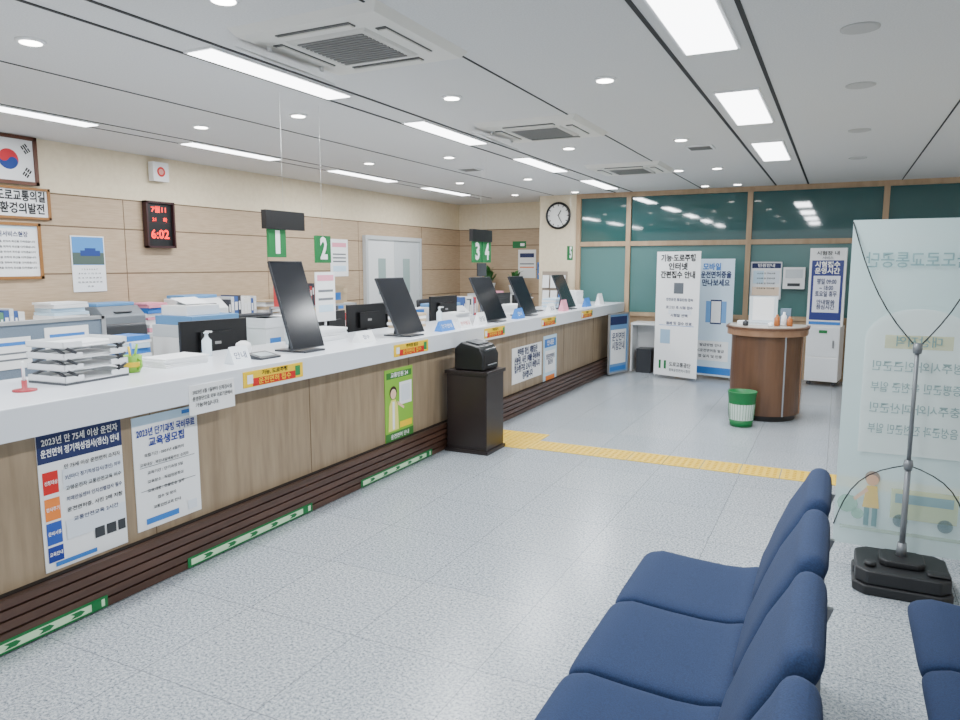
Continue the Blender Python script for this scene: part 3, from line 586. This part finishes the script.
# ---------------------------------------------------------------- outdoor banner stand
e=empty("water_base_banner_stand",(.36,4.02,0))
def ro(w,d,z0,z1,ch,m):
    p=[(-w+ch,-d),(w-ch,-d),(w,-d+ch),(w,d-ch),(w-ch,d),(-w+ch,d),(-w,d-ch),(-w,-d+ch)]
    return prism(p,'Z',z0,z1,m)
RUB=M("black_rubber",(28,29,32),.55)
obj("water_base",[ro(.215,.19,0,.05,.05,RUB),ro(.205,.18,.05,.12,.05,RUB),ro(.10,.09,.12,.155,.03,RUB),ro(.215,.05,.03,.085,.02,RUB),lathe([(.028,.12),(.028,.145)],(-.14,-.1,0),RUB,16),bx(.1,.2,-.14,-.08,.12,.14,RUB)],e,bevel=.01)
PG=M("pole_grey",(120,124,128),.4,.4)
hub=(0,0.02,1.20);hub2=(0,.02,.62)
BY=.23
obj("pole",[tube((0,.02,.12),(0,.02,.62),.014,PG),tube((0,.02,.62),(0,.02,1.22),.010,PG),lathe([(.018,-.025),(.022,0),(.018,.025)],hub,PG,16),lathe([(.018,-.025),(.022,0),(.018,.025)],hub2,PG,16),lathe([(.026,.15),(.02,.22)],(0,.02,0),PG,16)],e)
def arc(p,q,s,m,r=.0032,n=8):
    p=Vector(p);q=Vector(q);out=[];pr=p
    for i in range(1,n+1):
        t=i/n;c=p.lerp(q,t)+Vector(s)*math.sin(PI*t);out.append(tube(pr,c,r,m,6));pr=c
    return out
obj("arms",arc(hub,(-.31,BY,1.82),(-.02,0,-.06),RUB)+arc(hub,(.31,BY,1.82),(.02,0,-.06),RUB)+arc(hub2,(-.31,BY,.20),(-.05,0,.07),RUB)+arc(hub2,(.31,BY,.20),(.05,0,.07),RUB),e)
CLO=M("banner_cloth",(196,219,219),.7,alpha=.88)
n=10;v=[];f=[]
for i in range(n+1):
    for j in range(n+1):
        xx=-.31+.62*i/n;zz=.10+1.73*j/n
        v.append((xx,BY-.012*math.sin(PI*i/n)*math.sin(PI*j/n),zz))
for i in range(n):
    for j in range(n): a=i*(n+1)+j;f.append((a,a+n+1,a+n+2,a+1))
obj("cloth",[(v,f,CLO,True)],e)
g=empty("print_bleed",(0,BY-.016,0),RY);g.parent=e
def BM(n,c,a=.5): return M(n,c,.7,alpha=a)
AP=BM("arch_pale",(222,234,232),.7);TG=BM("text_sage",(96,140,146),.7);TW=BM("text_pale",(124,154,156),.66)
arch=[(-.24,.62),(.24,.62)]+[(.24*math.cos(PI*i/20),1.22+.16*math.sin(PI*i/20)) for i in range(21)]
obj("artwork",[quad([(x+.02,y,.0) for x,y in arch],AP),rect(.02,1.21,.3,.07,BM("pill",(206,206,160)),.001),rect(.1,.36,.3,.16,BM("bus_side",(196,206,160)),.001),rect(.1,.39,.26,.05,BM("bus_win",(120,164,190)),.002),rect(.02,.2,.6,.02,BM("road_pale",(170,190,170)),.001),
  disc((0,.27,.002),.035,BM("wheel_pale",(90,116,126),.6),16),disc((.2,.27,.002),.035,BM("wheel_pale",(90,116,126),.6),16),disc((-.14,.485,.0015),.036,BM("hair_pale",(150,100,60),.6),16),disc((-.14,.47,.002),.03,BM("skin_pale",(232,190,160),.7),16),quad([(-.18,.32,.002),(-.10,.32,.002),(-.115,.44,.002),(-.165,.44,.002)],BM("coat_pale",(240,200,90),.6)),quad([(-.165,.43,.0025),(-.155,.41,.0025),(-.215,.35,.0025),(-.225,.365,.0025)],BM("skin_pale",(232,190,160),.7)),rect(-.158,.27,.025,.1,TG,.002),rect(-.12,.27,.025,.1,TG,.002),disc((-.25,.33,.002),.05,BM("leaf_pale",(140,190,165)),12),disc((-.2,.28,.002),.03,BM("leaf_pale",(140,190,165)),12)],g,fix=False)
text("한국도로교통공단",0.02,1.62,.52,.075,TG,g,mirror=True,bold=.01)
text("대상지역",0.02,1.21,.2,.05,TG,g,mirror=True,bold=.01)
for i,t in enumerate(("청주시와 인근군민","증평군민 옥천군 일부","충주시와 괴산군민","음성군과 진천군민 일부")): text(t,.02,1.08-i*.11,.40,.05,TW,g,mirror=True,z=.003,bold=.01)
finish_text()
# ---------------------------------------------------------------- world + camera
w=bpy.data.worlds.new("world");bpy.context.scene.world=w;w.use_nodes=True
bg=w.node_tree.nodes["Background"];bg.inputs[0].default_value=(.90,.95,1,1);bg.inputs[1].default_value=1.15
f=720;th=math.atan(95/720);ps_=math.atan(360/(720/math.cos(th)))
c=bpy.data.cameras.new("camera");co=bpy.data.objects.new("camera",c);COL.objects.link(co);bpy.context.scene.camera=co
c.sensor_fit='HORIZONTAL';c.sensor_width=36;c.lens=36*f/960;c.clip_start=.05;c.clip_end=100
co.location=(0,0,1.6);co.rotation_euler=(PI/2-th,0,ps_)
